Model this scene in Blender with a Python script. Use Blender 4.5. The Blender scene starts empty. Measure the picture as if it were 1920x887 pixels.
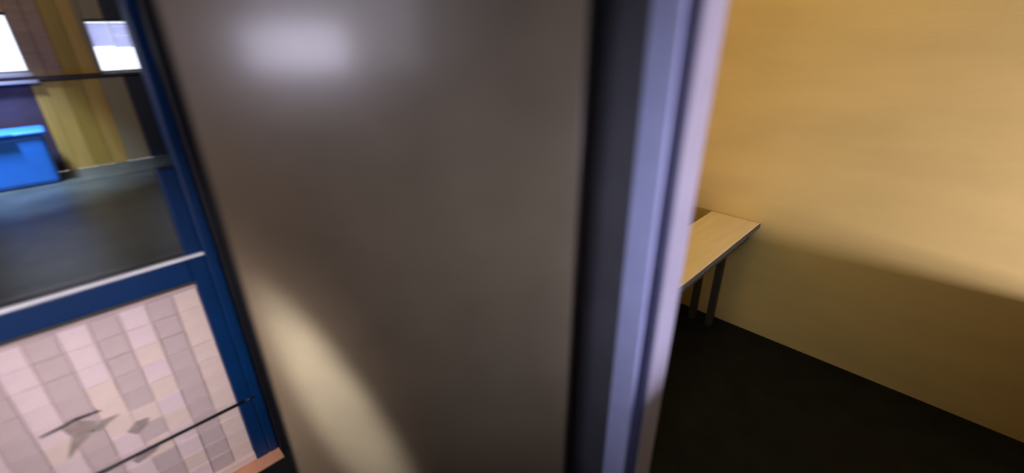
import bpy, bmesh, math, random
from mathutils import Vector, Matrix
random.seed(7)
S = bpy.context.scene
COL = S.collection

# ------------------------------------------------------------------ camera
R = ((0.7058916, -0.3063869, 0.6386267),
     (-0.7082367, -0.2914868, 0.6429900),
     (-0.0108525, -0.9061802, -0.4227525))
cam_d = bpy.data.cameras.new('camera')
cam = bpy.data.objects.new('camera', cam_d); COL.objects.link(cam)
cam.matrix_world = Matrix(((R[0][0], -R[0][1], -R[0][2], 0.0),
                           (R[1][0], -R[1][1], -R[1][2], 0.0),
                           (R[2][0], -R[2][1], -R[2][2], 1.6),
                           (0, 0, 0, 1)))
cam_d.sensor_width = 36.0
cam_d.lens = 857.0 / 1920.0 * 36.0
cam_d.clip_start = 0.02
cam_d.dof.use_dof = True
cam_d.dof.focus_distance = 2.3
cam_d.dof.aperture_fstop = 0.75
cam_d.dof.aperture_ratio = 0.4
S.camera = cam

# ------------------------------------------------------------------ view and world
vs = S.view_settings
vs.view_transform = 'Standard'; vs.look = 'None'; vs.gamma = 1.0; vs.use_curve_mapping = False
vs.exposure = 0.0
w = bpy.data.worlds.new('world'); S.world = w; w.use_nodes = True
bg = w.node_tree.nodes['Background']
bg.inputs[0].default_value = (0.90, 0.90, 1.0, 1); bg.inputs[1].default_value = 3.0

# ------------------------------------------------------------------ lights
def area(name, loc, target, sx, sy, power, color, spread=180, roll=0.0):
    l = bpy.data.lights.new(name, 'AREA'); l.shape = 'RECTANGLE'
    l.size = sx; l.size_y = sy; l.energy = power; l.color = color
    l.spread = math.radians(spread)
    o = bpy.data.objects.new(name, l); COL.objects.link(o)
    o.location = loc
    q = (Vector(target) - Vector(loc)).to_track_quat('-Z', 'Y')
    o.rotation_mode = 'QUATERNION'
    o.rotation_quaternion = q @ Matrix.Rotation(roll, 4, 'Z').to_quaternion()
    return o
HX, HY, RX, RY = .7047, .7095, .7095, -.7047          # heading of the lens and its right-hand side
def hp(dep, r, z): return (HX*dep + RX*r, HY*dep + RY*r, z)

def spot(name, loc, target, power, color, angle, blend):
    l = bpy.data.lights.new(name, 'SPOT'); l.energy = power; l.color = color
    l.spot_size = math.radians(angle); l.spot_blend = blend; l.shadow_soft_size = .03
    o = bpy.data.objects.new(name, l); COL.objects.link(o); o.location = loc
    o.rotation_mode = 'QUATERNION'; o.rotation_quaternion = (Vector(target) - Vector(loc)).to_track_quat('-Z', 'Y')

area('window_light', hp(-1.0, -1.30, 1.48), hp(1.0, -1.30, 1.48), .62, .26, 3.6, (.80, .76, 1.0), 100)
area('highlight_fade_light', hp(-1.02, -1.02, 1.60), hp(1.0, -1.02, 1.60), .95, .50, 2.0, (.85, .80, .95), 120)  # added second panel, fades the highlight on the brown door towards the right
area('frame_fill', hp(-.5, -.5, 1.9), (.95, .5, 1.0), .5, .5, 1.6, (.62, .68, 1.0), 50)  # added bluish fill aimed at the lilac door frame
area('tile_fill', (-.30, .62, 1.15), (-.03, 1.67, .40), .35, .25, 3.1, (1.0, .88, .96), 85)  # added pinkish fill aimed at the tiles, no lamp stands there
spot('streak_spot', hp(.62, -.99, 2.15), hp(1.0, -.515, .60), 850, (.84, .90, 1.0), 8.8, 1.0)  # spot added to throw the pale diagonal streak on the brown door
area('edge_fill', hp(.72, -1.35, 1.3), hp(1.0, -.66, 1.1), .25, .9, .55, (1.0, .66, .42), 120)  # added warm fill grazing the brown door's left edge, no lamp there
area('upper_wall_fill', (1.5, -2.3, .66), (2.44, .3, 1.0), .5, .12, 120.0, (.70, .66, 1.0), 170)  # added light behind the unseen cabinet, brightens only the upper mustard wall
area('table_fill', (1.65, .5, 2.6), (1.75, .6, 0), .5, .5, 4.2, (1.0, .74, .04), 150)  # added overhead to brighten the table top, no fitting there
area('far_room_light', (-.6, 4.2, 2.6), (.2, 7.8, .5), 1.2, .6, 38.0, (1.0, .82, .68))
area('bin_fill', (-.5, 6.7, 2.6), (-.5, 7.2, .4), .3, .3, 26.0, (.55, .75, 1.0), 60)  # added bluish fill above the storage bin

# ------------------------------------------------------------------ materials
def mat(name, col, rough=.6, metal=0, var=.12, scale=8.0, bump=.0, bscale=60., spec=.5, stretch=(1, 1, 1), coat=0):
    m = bpy.data.materials.new(name); m.use_nodes = True
    nt = m.node_tree; b = nt.nodes['Principled BSDF']
    b.inputs['Roughness'].default_value = rough; b.inputs['Metallic'].default_value = metal
    b.inputs['Specular IOR Level'].default_value = spec
    b.inputs['Coat Weight'].default_value = coat; b.inputs['Coat Roughness'].default_value = .16
    tc = nt.nodes.new('ShaderNodeTexCoord'); mp = nt.nodes.new('ShaderNodeMapping')
    mp.inputs['Scale'].default_value = stretch
    nt.links.new(tc.outputs['Object'], mp.inputs['Vector'])
    n = nt.nodes.new('ShaderNodeTexNoise'); n.inputs['Scale'].default_value = scale; n.inputs['Detail'].default_value = 5
    nt.links.new(mp.outputs[0], n.inputs['Vector'])
    r = nt.nodes.new('ShaderNodeValToRGB')
    r.color_ramp.elements[0].position = .3; r.color_ramp.elements[1].position = .7
    r.color_ramp.elements[0].color = tuple(c*(1-var) for c in col) + (1,)
    r.color_ramp.elements[1].color = tuple(min(1, c*(1+var)) for c in col) + (1,)
    nt.links.new(n.outputs[0], r.inputs[0]); nt.links.new(r.outputs[0], b.inputs['Base Color'])
    if bump:
        n2 = nt.nodes.new('ShaderNodeTexNoise'); n2.inputs['Scale'].default_value = bscale; n2.inputs['Detail'].default_value = 4
        nt.links.new(mp.outputs[0], n2.inputs['Vector'])
        bp = nt.nodes.new('ShaderNodeBump'); bp.inputs['Strength'].default_value = bump; bp.inputs['Distance'].default_value = .004
        nt.links.new(n2.outputs[0], bp.inputs['Height']); nt.links.new(bp.outputs[0], b.inputs['Normal'])
    return m
M = dict(
    mustard=mat('mustard_plaster', (.64, .45, .125), .75, var=.07, scale=3, bump=.25, bscale=35, stretch=(1, .6, 2.5)),
    dark_floor=mat('dark_floor_tiles', (.007, .008, .007), .85, var=.35, scale=9, spec=.2),
    far_floor=mat('grey_floor', (.09, .10, .10), .38, var=.25, scale=3),
    white=mat('dark_ceiling', (.12, .09, .04), .8),  # unseen ceiling and walls, darkened to cut bounce light on the mustard wall
    grey_wall=mat('grey_wall', (.088, .082, .085), .6, var=.15, scale=4),
    brown=mat('brown_gloss_paint', (.235, .180, .110), .30, var=.10, scale=5, bump=.05, bscale=14, coat=.5),
    brown_edge=mat('brown_edge', (.03, .025, .02), .5),
    lilac=mat('lilac_painted_metal', (.55, .55, .78), .45, var=.05, scale=10),
    reveal=mat('pale_lilac_reveal', (.40, .38, .42), .4, var=.05, scale=10),
    groove=mat('slate_groove', (.07, .07, .13), .5),
    blue=mat('deep_blue_paint', (.001, .028, .11), .4, var=.15, scale=6),
    black=mat('black_frame', (.008, .009, .012), .45),
    pale_trim=mat('pale_metal', (.85, .88, .88), .35),
    tile_l=mat('pale_pink_tile', (.80, .65, .64), .45, var=.05, scale=14, bump=.05),
    tile_m=mat('cream_tile', (.80, .65, .56), .45, var=.05, scale=14, bump=.05),
    tile_d=mat('taupe_tile', (.60, .485, .46), .45, var=.06, scale=14, bump=.05),
    grout=mat('tile_grout', (.50, .40, .38), .8),
    smudge=mat('grey_smudge', (.36, .29, .26), .8, var=.2, scale=40),
    terracotta=mat('orange_threshold', (.72, .36, .20), .5),
    board_y=mat('ochre_board', (.60, .37, .10), .5, var=.12, scale=2.5, stretch=(8, 1, 1)),
    board_b=mat('olive_board', (.46, .29, .06), .5, var=.12, scale=2.5, stretch=(8, 1, 1)),
    board_g=mat('sand_board', (.36, .29, .20), .5, var=.10, scale=2.5, stretch=(8, 1, 1)),
    board_p=mat('pink_tan_board', (.40, .25, .19), .5, var=.14, scale=4, stretch=(1, 1, 5)),
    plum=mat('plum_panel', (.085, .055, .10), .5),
    navy=mat('navy_panel', (.018, .025, .055), .5),
    sill=mat('dark_sill', (.05, .035, .05), .4),
    sill_w=mat('pale_sill', (.50, .45, .60), .4),
    table=mat('pale_table_top', (.86, .74, .58), .45, var=.05, scale=5, stretch=(1, 8, 1)),
    leg=mat('grey_table_leg', (.045, .04, .022), .6),
    bluebin=mat('bright_blue_plastic', (.04, .23, .90), .3, var=.05),
    bluelid=mat('bright_blue_lid', (.05, .26, .95), .6, var=.05),
    cabinet=mat('walnut_cabinet', (.12, .07, .04), .5, stretch=(1, 8, 1)),
)
def glass(name, tint):
    m = bpy.data.materials.new(name); m.use_nodes = True; nt = m.node_tree
    nt.nodes.remove(nt.nodes['Principled BSDF'])
    t = nt.nodes.new('ShaderNodeBsdfTransparent'); t.inputs[0].default_value = tint + (1,)
    g = nt.nodes.new('ShaderNodeBsdfGlossy'); g.inputs['Roughness'].default_value = .03
    f = nt.nodes.new('ShaderNodeFresnel'); f.inputs[0].default_value = 1.45
    mx = nt.nodes.new('ShaderNodeMixShader')
    nt.links.new(f.outputs[0], mx.inputs[0]); nt.links.new(t.outputs[0], mx.inputs[1]); nt.links.new(g.outputs[0], mx.inputs[2])
    nt.links.new(mx.outputs[0], nt.nodes['Material Output'].inputs[0])
    return m
M['glass'] = glass('clear_glass', (.93, .95, .96))
m = bpy.data.materials.new('translucent_blind'); m.use_nodes = True; nt = m.node_tree
b = nt.nodes['Principled BSDF']; b.inputs['Base Color'].default_value = (.55, .55, .72, 1)
tr = nt.nodes.new('ShaderNodeBsdfTranslucent'); tr.inputs[0].default_value = (.80, .80, .98, 1)
mx = nt.nodes.new('ShaderNodeMixShader'); mx.inputs[0].default_value = .7
nt.links.new(b.outputs[0], mx.inputs[1]); nt.links.new(tr.outputs[0], mx.inputs[2])
nt.links.new(mx.outputs[0], nt.nodes['Material Output'].inputs[0]); M['blind'] = m

# ------------------------------------------------------------------ mesh helpers
def addbox(bm, x0, x1, y0, y1, z0, z1):
    v = [bm.verts.new((x, y, z)) for x in (x0, x1) for y in (y0, y1) for z in (z0, z1)]
    for f in ((0, 1, 3, 2), (4, 6, 7, 5), (0, 4, 5, 1), (2, 3, 7, 6), (0, 2, 6, 4), (1, 5, 7, 3)):
        bm.faces.new([v[i] for i in f])
def cyl(bm, p0, p1, r0, r1=None, n=16):
    r1 = r0 if r1 is None else r1
    p0, p1 = Vector(p0), Vector(p1); d = p1 - p0
    mt = Matrix.Translation((p0+p1)/2) @ d.to_track_quat('Z', 'Y').to_matrix().to_4x4()
    bmesh.ops.create_cone(bm, cap_ends=True, segments=n, radius1=r0, radius2=r1, depth=d.length, matrix=mt)
def link(name, bm, m, parent=None, bevel=0, seg=2, smooth=False):
    if bevel:
        bmesh.ops.bevel(bm, geom=bm.edges[:], offset=bevel, segments=seg, affect='EDGES', profile=.5)
    bmesh.ops.recalc_face_normals(bm, faces=bm.faces[:])
    me = bpy.data.meshes.new(name); bm.to_mesh(me); bm.free()
    me.materials.append(m)
    if smooth:
        for p in me.polygons: p.use_smooth = True
    o = bpy.data.objects.new(name, me); COL.objects.link(o)
    if parent: o.parent = parent
    return o
def boxes(name, bs, m, parent=None, bevel=0, seg=2):
    bm = bmesh.new()
    for q in bs: addbox(bm, *q)
    return link(name, bm, m, parent, bevel, seg)
def tag(o, label=None, cat=None, group=None, kind=None):
    if label: o['label'] = label
    if cat: o['category'] = cat
    if group: o['group'] = group
    if kind: o['kind'] = kind
    return o
def empty(name, loc, label, cat, rz=0, kind=None):
    o = bpy.data.objects.new(name, None); COL.objects.link(o); o.location = loc; o.rotation_euler = (0, 0, rz)
    return tag(o, label, cat, None, kind)

# ------------------------------------------------------------------ setting
ST = 'structure'
tag(boxes('floor', [(-2.6, 2.6, -3.6, 1.74, -.12, 0)], M['dark_floor']), 'near-black floor below the mustard wall', 'floor', kind=ST)
tag(boxes('floor', [(-2.6, 1.7, 1.74, 7.8, -.12, 0)], M['far_floor']), 'dull grey floor of the far room seen through the blue door', 'floor', kind=ST)
tag(boxes('ceiling', [(-2.6, 2.6, -3.6, 8.0, 2.75, 2.87)], M['white']), 'plain ceiling above the rooms', 'ceiling', kind=ST)
tag(boxes('wall_right', [(2.448, 2.60, -3.6, 1.25, 0, 2.75)], M['mustard']), 'mustard plaster wall, bright above table height and shaded below', 'wall', kind=ST)
tag(boxes('wall_middle', [(1.10, 2.448, 1.13, 1.25, 0, 2.75)], M['mustard']), 'mustard side wall at the corner behind the table', 'wall', kind=ST)
tag(boxes('wall_near', [(.975, 1.10, .552, 1.25, 0, 2.75)], M['grey_wall']), 'dark slate strip of wall between brown door and lilac frame', 'wall', kind=ST)
tag(boxes('wall_camera_side', [(-2.6, 2.6, -3.72, -3.6, 0, 2.75)], M['white']), 'plain wall behind the viewer', 'wall', kind=ST)
tag(boxes('wall_left', [(-2.72, -2.6, -3.72, 8.0, 0, 2.75)], M['white']), 'plain wall along the left side', 'wall', kind=ST)
tag(boxes('wall_divider', [(.44, 1.10, 1.60, 1.74, 0, 2.75), (.975, 1.10, 1.25, 1.60, 0, 2.75), (-2.6, -.86, 1.60, 1.74, 0, 2.75), (-.86, .44, 1.60, 1.74, 2.12, 2.75)], M['grey_wall']), 'dark wall around the blue glazed door', 'wall', kind=ST)
tag(boxes('wall_inner', [(1.6, 1.72, 1.74, 7.8, 0, 2.75)], M['grey_wall']), 'dark right side wall of the far room', 'wall', kind=ST)

# far wall with two window openings, clad in upright boards
FY = 7.8
fw = boxes('wall_far', [(-2.6, -.95, FY+.03, FY+.2, 0, 2.75), (-.95, .02, FY+.03, FY+.2, 0, 1.15), (-.95, .02, FY+.03, FY+.2, 1.76, 2.75),
                        (.02, .655, FY+.03, FY+.2, 0, 2.75), (.655, 1.12, FY+.03, FY+.2, 0, 1.10), (.655, 1.12, FY+.03, FY+.2, 1.69, 2.75), (1.12, 1.72, FY+.03, FY+.2, 0, 2.75)], M['navy'])
tag(fw, 'far wall clad in ochre boards between bright windows', 'wall', kind=ST)
low = [(-2.6, -1.7, 'plum'), (-1.7, -.85, 'plum'), (-.85, -.02, 'plum'), (-.02, .10, 'board_y'), (.10, .26, 'board_y'), (.26, .43, 'board_b'), (.43, .60, 'board_y'), (.60, .84, 'board_g'), (.84, 1.12, 'navy'), (1.12, 1.6, 'navy')]
for x0, x1, k in low:
    boxes('board', [(x0+.0015, x1-.0015, FY+random.uniform(-.004, .004), FY+.03, .0, 1.055)], M[k], fw, .004, 1)
up = [(.02, .16, 'board_p'), (.16, .30, 'board_p'), (.30, .46, 'board_b'), (.46, .60, 'board_y'), (.60, .65, 'board_g')]
for x0, x1, k in up:
    boxes('board', [(x0+.0015, x1-.0015, FY+random.uniform(-.004, .004), FY+.03, 1.10, 2.70)], M[k], fw, .004, 1)
for x0, x1, k in [(.655, .85, 'board_g'), (.85, 1.12, 'navy'), (1.12, 1.6, 'navy'), (-.50, .02, 'board_y'), (-.95, -.5, 'board_p')]:
    boxes('board', [(x0+.0015, x1-.0015, FY, FY+.03, 1.70 if x0 > .1 else 1.77, 2.70)], M[k], fw, .004, 1)
# ledge under the windows
lg = boxes('trim_1', [(-.02, 1.13, FY-.06, FY+.03, 1.06, 1.095)], M['sill'], None, .006)
tag(lg, 'dark ledge running under the right-hand bright window', 'ledge', kind=ST)
lw = boxes('trim_2', [(-1.0, .06, FY-.10, FY+.03, 1.04, 1.075), (-1.0, .04, FY-.06, FY+.03, 1.11, 1.15)], M['sill_w'], None, .006)
tag(lw, 'pale lavender sill under the left-hand bright window', 'ledge', kind=ST)
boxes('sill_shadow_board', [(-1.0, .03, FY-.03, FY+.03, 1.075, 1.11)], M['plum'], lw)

# windows of the far wall
def far_window(name, x0, x1, z0, z1, mull, blind, label):
    t = empty(name, ((x0+x1)/2, FY+.10, z0), label, 'window', kind=ST)
    ox, oy, oz = t.location
    def b(n, q, m, p=t, bev=0): return boxes(n, [tuple(v - (ox, ox, oy, oy, oz, oz)[i] for i, v in enumerate(c)) for c in q], m, p, bev)
    fr = b('window_frame', [(x0, x0+.015, oy-.02, oy+.02, z0, z1), (x1-.015, x1, oy-.02, oy+.02, z0, z1), (x0+.015, x1-.015, oy-.02, oy+.02, z0, z0+.02), (x0+.015, x1-.015, oy-.02, oy+.02, z1-.02, z1)], M['sill_w'])
    xs = [x0+.015, x1-.015]
    if mull:
        xs = [x0+.015, mull-.006, mull+.006, x1-.015]
        b('mullion', [(mull-.006, mull+.006, oy-.02, oy-.004, z0+.02, z1-.02)], M['pale_trim'])
    for i in range(0, len(xs), 2):
        b('window_pane', [(xs[i], xs[i+1], oy-.003, oy+.003, z0+.02, z1-.02)], M['glass'])
        if blind:
            sl = []
            zz = z1-.03
            while zz > blind:
                h = random.uniform(.028, .040)
                sl.append((xs[i], xs[i+1], oy+.03+random.uniform(0, .006), oy+.034+.006, zz-h, zz)); zz -= h + random.choice((.0005, .0005, .0005, .002))
            bl = b('blind', sl, M['blind'])
far_window('window_1', -.95, .02, 1.15, 1.76, None, None, 'dazzling white window at the left edge')
far_window('window_2', .655, 1.12, 1.10, 1.69, .885, 1.40, 'bright two-pane window with half-lowered pale blind')

# ------------------------------------------------------------------ blue glazed door
DY = 1.67
bd = empty('door_2', (-.2, DY, 0), 'deep blue door with glass above and pink checked tiles below', 'door', kind=ST)
def part(name, q, m, p=bd, bev=0, seg=2):
    l = Vector((-.2, DY, 0)) if p is bd or p.parent is bd else Vector(p.location)
    return boxes(name, [(a-l.x, b_-l.x, c-l.y, d-l.y, e-l.z, f-l.z) for a, b_, c, d, e, f in q], m, p, bev, seg)
part('stile', [(.225, .262, DY-.02, DY+.03, .012, 2.05)], M['blue'], bd, .008)
part('glazing_stop', [(.178, .225, DY-.016, DY+.026, .012, 1.22)], M['blue'], bd, .004)
part('stile', [(-.70, -.60, DY-.02, DY+.03, .012, 2.05)], M['blue'], bd, .008)
part('top_rail', [(-.60, .225, DY-.02, DY+.03, 1.93, 2.05)], M['blue'], bd, .006)
part('middle_rail', [(-.60, .178, DY-.02, DY+.03, .848, .930)], M['blue'], bd, .006)
part('bottom_rail', [(-.60, .178, DY-.012, DY+.03, .012, .048)], M['tile_m'], bd, .003)
part('rail_strip', [(-.60, .225, DY-.028, DY-.012, .930, .941)], M['pale_trim'], bd, .003)  # pale strip drawn in place of the glint along the rail's top edge
part('rail_strip', [(-.60, .178, DY-.016, DY, .836, .848)], M['leg'], bd, .002)
part('glass_pane', [(-.60, .178, DY+.004, DY+.010, .941, 1.22), (-.60, .225, DY+.004, DY+.010, 1.22, 1.93)], M['glass'])
tp = part('tile_panel', [(-.60, .178, DY+.006, DY+.022, .048, .836)], M['grout'])
tm = {}
for k in ('tile_l', 'tile_m', 'tile_d'):
    bm = bmesh.new(); addbox(bm, -.0340, .0340, -.006, .002, -.0340, .0340)
    bmesh.ops.bevel(bm, geom=[e for e in bm.edges if all(v.co.y < 0 for v in e.verts)], offset=.0012, segments=1, affect='EDGES')
    bmesh.ops.recalc_face_normals(bm, faces=bm.faces[:])
    me = bpy.data.meshes.new(k); bm.to_mesh(me); bm.free(); me.materials.append(M[k]); tm[k] = me
for i in range(11):
    for j in range(11):
        x = .142 - .07*i; z = .083 + .07*j
        k = 'tile_d' if i % 2 == 1 else random.choice(('tile_l', 'tile_l', 'tile_l', 'tile_l', 'tile_m') if i else ('tile_m',))
        if i % 2 == 1 and random.random() < .05: k = 'tile_m'
        o = bpy.data.objects.new('tile', tm[k]); COL.objects.link(o); o.parent = tp
        o.location = (x+.2, .004+random.uniform(-.0008, .0008), z)
bm = bmesh.new()
cyl(bm, (-.40, -.020, .313), (.40, -.020, .313), .0055); cyl(bm, (.40, -.020, .313), (.437, -.022, .313), .0055, .002)
link('cross_bar', bm, M['black'], bd, smooth=True)['label'] = 'thin black bar crossing the tiles'
def flat(name, pts, y, th, m, parent):
    bm = bmesh.new()
    a = [bm.verts.new((p[0]+.2, y, p[1])) for p in pts]; f = bm.faces.new(a)
    r = bmesh.ops.extrude_face_region(bm, geom=[f]); bmesh.ops.translate(bm, vec=(0, th, 0), verts=[v for v in r['geom'] if isinstance(v, bmesh.types.BMVert)])
    return link(name, bm, m, parent)
y0 = -.0035
def blob(pts): return [(x, z) for x, z in pts]
# worn streaks and smears on the tiles
tag(flat('scratch', [(-.305, .512), (-.25, .514), (-.225, .520), (-.16, .517), (-.165, .524), (-.22, .530), (-.25, .524), (-.30, .518)], y0, .0012, M['black'], tp), 'dark streak on the tiles')
flat('smudge', [(-.255, .510), (-.215, .517), (-.18, .490), (-.20, .455), (-.24, .430), (-.275, .400), (-.26, .440), (-.245, .470)], y0, .001, M['smudge'], tp)
flat('smudge', [(-.205, .462), (-.17, .485), (-.125, .480), (-.16, .462), (-.185, .448)], y0, .001, M['smudge'], tp)
flat('smudge', [(-.13, .400), (-.10, .425), (-.065, .420), (-.075, .395), (-.11, .375)], y0, .001, M['smudge'], tp)
flat('smudge', [(-.15, .285), (-.11, .300), (-.06, .300), (-.09, .275), (-.14, .262)], y0, .001, M['smudge'], tp)

# frame that carries the blue door, threshold
tag(boxes('trim_3', [(.265, .44, 1.64, 1.74, 0, 2.12), (-.86, -.705, 1.62, 1.74, 0, 2.12), (-.705, .265, 1.62, 1.74, 2.055, 2.12)], M['black'], None, .004), 'black outer frame around the blue door', 'door frame', kind=ST)
tag(boxes('trim_4', [(-.705, .262, 1.60, 1.74, -.05, .008)], M['terracotta'], None, .003), 'orange threshold strip beneath the blue door', 'threshold', kind=ST)

# ------------------------------------------------------------------ brown flush door
L0, L1 = -.690, .160
ca = hp(1.0, (L0+L1)/2, 0)
leaf = empty('door_3', ca, 'glossy brown flush door standing open in the middle of the view', 'door', math.atan2(RY, RX), ST)
hw = (L1-L0)/2
boxes('door_panel', [(-hw+.006, hw-.006, 0, .040, .008, 2.06)], M['brown'], leaf, .003)
boxes('edge_band', [(-hw, -hw+.006, .001, .039, .008, 2.06)], M['brown_edge'], leaf)
boxes('edge_band', [(hw-.006, hw, .001, .039, .008, 2.06)], M['brown_edge'], leaf)

# ------------------------------------------------------------------ lilac doorway frame
jb = empty('door_1', (.95, .45, 0), 'lilac painted door frame with a groove, right of the brown door', 'door frame', kind=ST)
def jp(name, q, m, bev=.004): return boxes(name, [(a-.95, b_-.95, c-.45, d-.45, e, f) for a, b_, c, d, e, f in q], m, jb, bev)
jp('casing', [(.962, .985, .474, .550, 0, 2.1)], M['lilac'], .006)
jp('groove_strip', [(.976, .995, .448, .474, 0, 2.1)], M['groove'], .001)
jp('reveal', [(.995, 1.106, .446, .552, 0, 2.1)], M['reveal'], .006)
jp('head', [(.95, 1.10, -.45, .446, 2.04, 2.1)], M['lilac'])
jp('reveal', [(.95, 1.10, -.53, -.45, 0, 2.1)], M['lilac'], .006)
tag(boxes('wall_front', [(.975, 1.10, -3.6, -.53, 0, 2.75), (.975, 1.10, -.53, .552, 2.1, 2.75)], M['grey_wall']), 'wall on the viewer side of the right room', 'wall', kind=ST)

# ------------------------------------------------------------------ table
tb = empty('narrow_table', (1.95, .765, 0), 'narrow pale wooden table standing end-on against the mustard wall', 'table')
def tpq(name, q, m, bev=.003): return boxes(name, [(a-1.95, b_-1.95, c-.765, d-.765, e, f) for a, b_, c, d, e, f in q], m, tb, bev)
tpq('table_top', [(1.25, 2.444, .633, .885, .622, .646)], M['table'])
tpq('apron', [(1.30, 2.40, .66, .68, .56, .622)], M['leg'], .002)
tpq('apron', [(1.30, 2.40, .845, .865, .56, .622)], M['leg'], .002)
tpq('edge_band', [(1.25, 2.444, .630, .633, .622, .645)], M['leg'], 0)
for x, y in ((2.33, .735), (2.33, .835), (1.32, .66), (1.32, .84)):
    tpq('leg', [(x, x+.035, y, y+.035, 0, .622 if x < 2 else .60)], M['leg'])

# ------------------------------------------------------------------ unseen cabinet added to hold light off the lower mustard wall
cb = empty('shade_cabinet', (1.80, -1.30, 0), 'unseen low cabinet added to shade the lower mustard wall', 'cabinet')
boxes('carcass', [(-.64, .63, -.2, .2, .04, .645)], M['cabinet'], cb, .004)
for k in range(3): boxes('door', [(-.63+.42*k, -.215+.42*k, .2, .216, .06, .62)], M['cabinet'], cb, .002)
boxes('plinth', [(-.62, .61, -.18, .18, 0, .04)], M['black'], cb)

# ------------------------------------------------------------------ blue bin in the far room
bn = empty('storage_bin', (-.38, 7.40, 0), 'bright blue plastic bin on the grey floor below the left window', 'bin')
bm = bmesh.new(); addbox(bm, -.42, .30, -.2, .2, .0, .56)
for v in bm.verts:
    if v.co.z < .1: v.co.x *= .93; v.co.y *= .9
link('bin_body', bm, M['bluebin'], bn, .05, 4)
bm = bmesh.new(); addbox(bm, -.44, .32, -.22, .22, .55, .60); link('bin_lid', bm, M['bluelid'], bn, .025, 3)
bm = bmesh.new(); addbox(bm, -.14, .06, -.245, -.215, .57, .60); link('bin_handle', bm, M['bluebin'], bn, .008, 2)
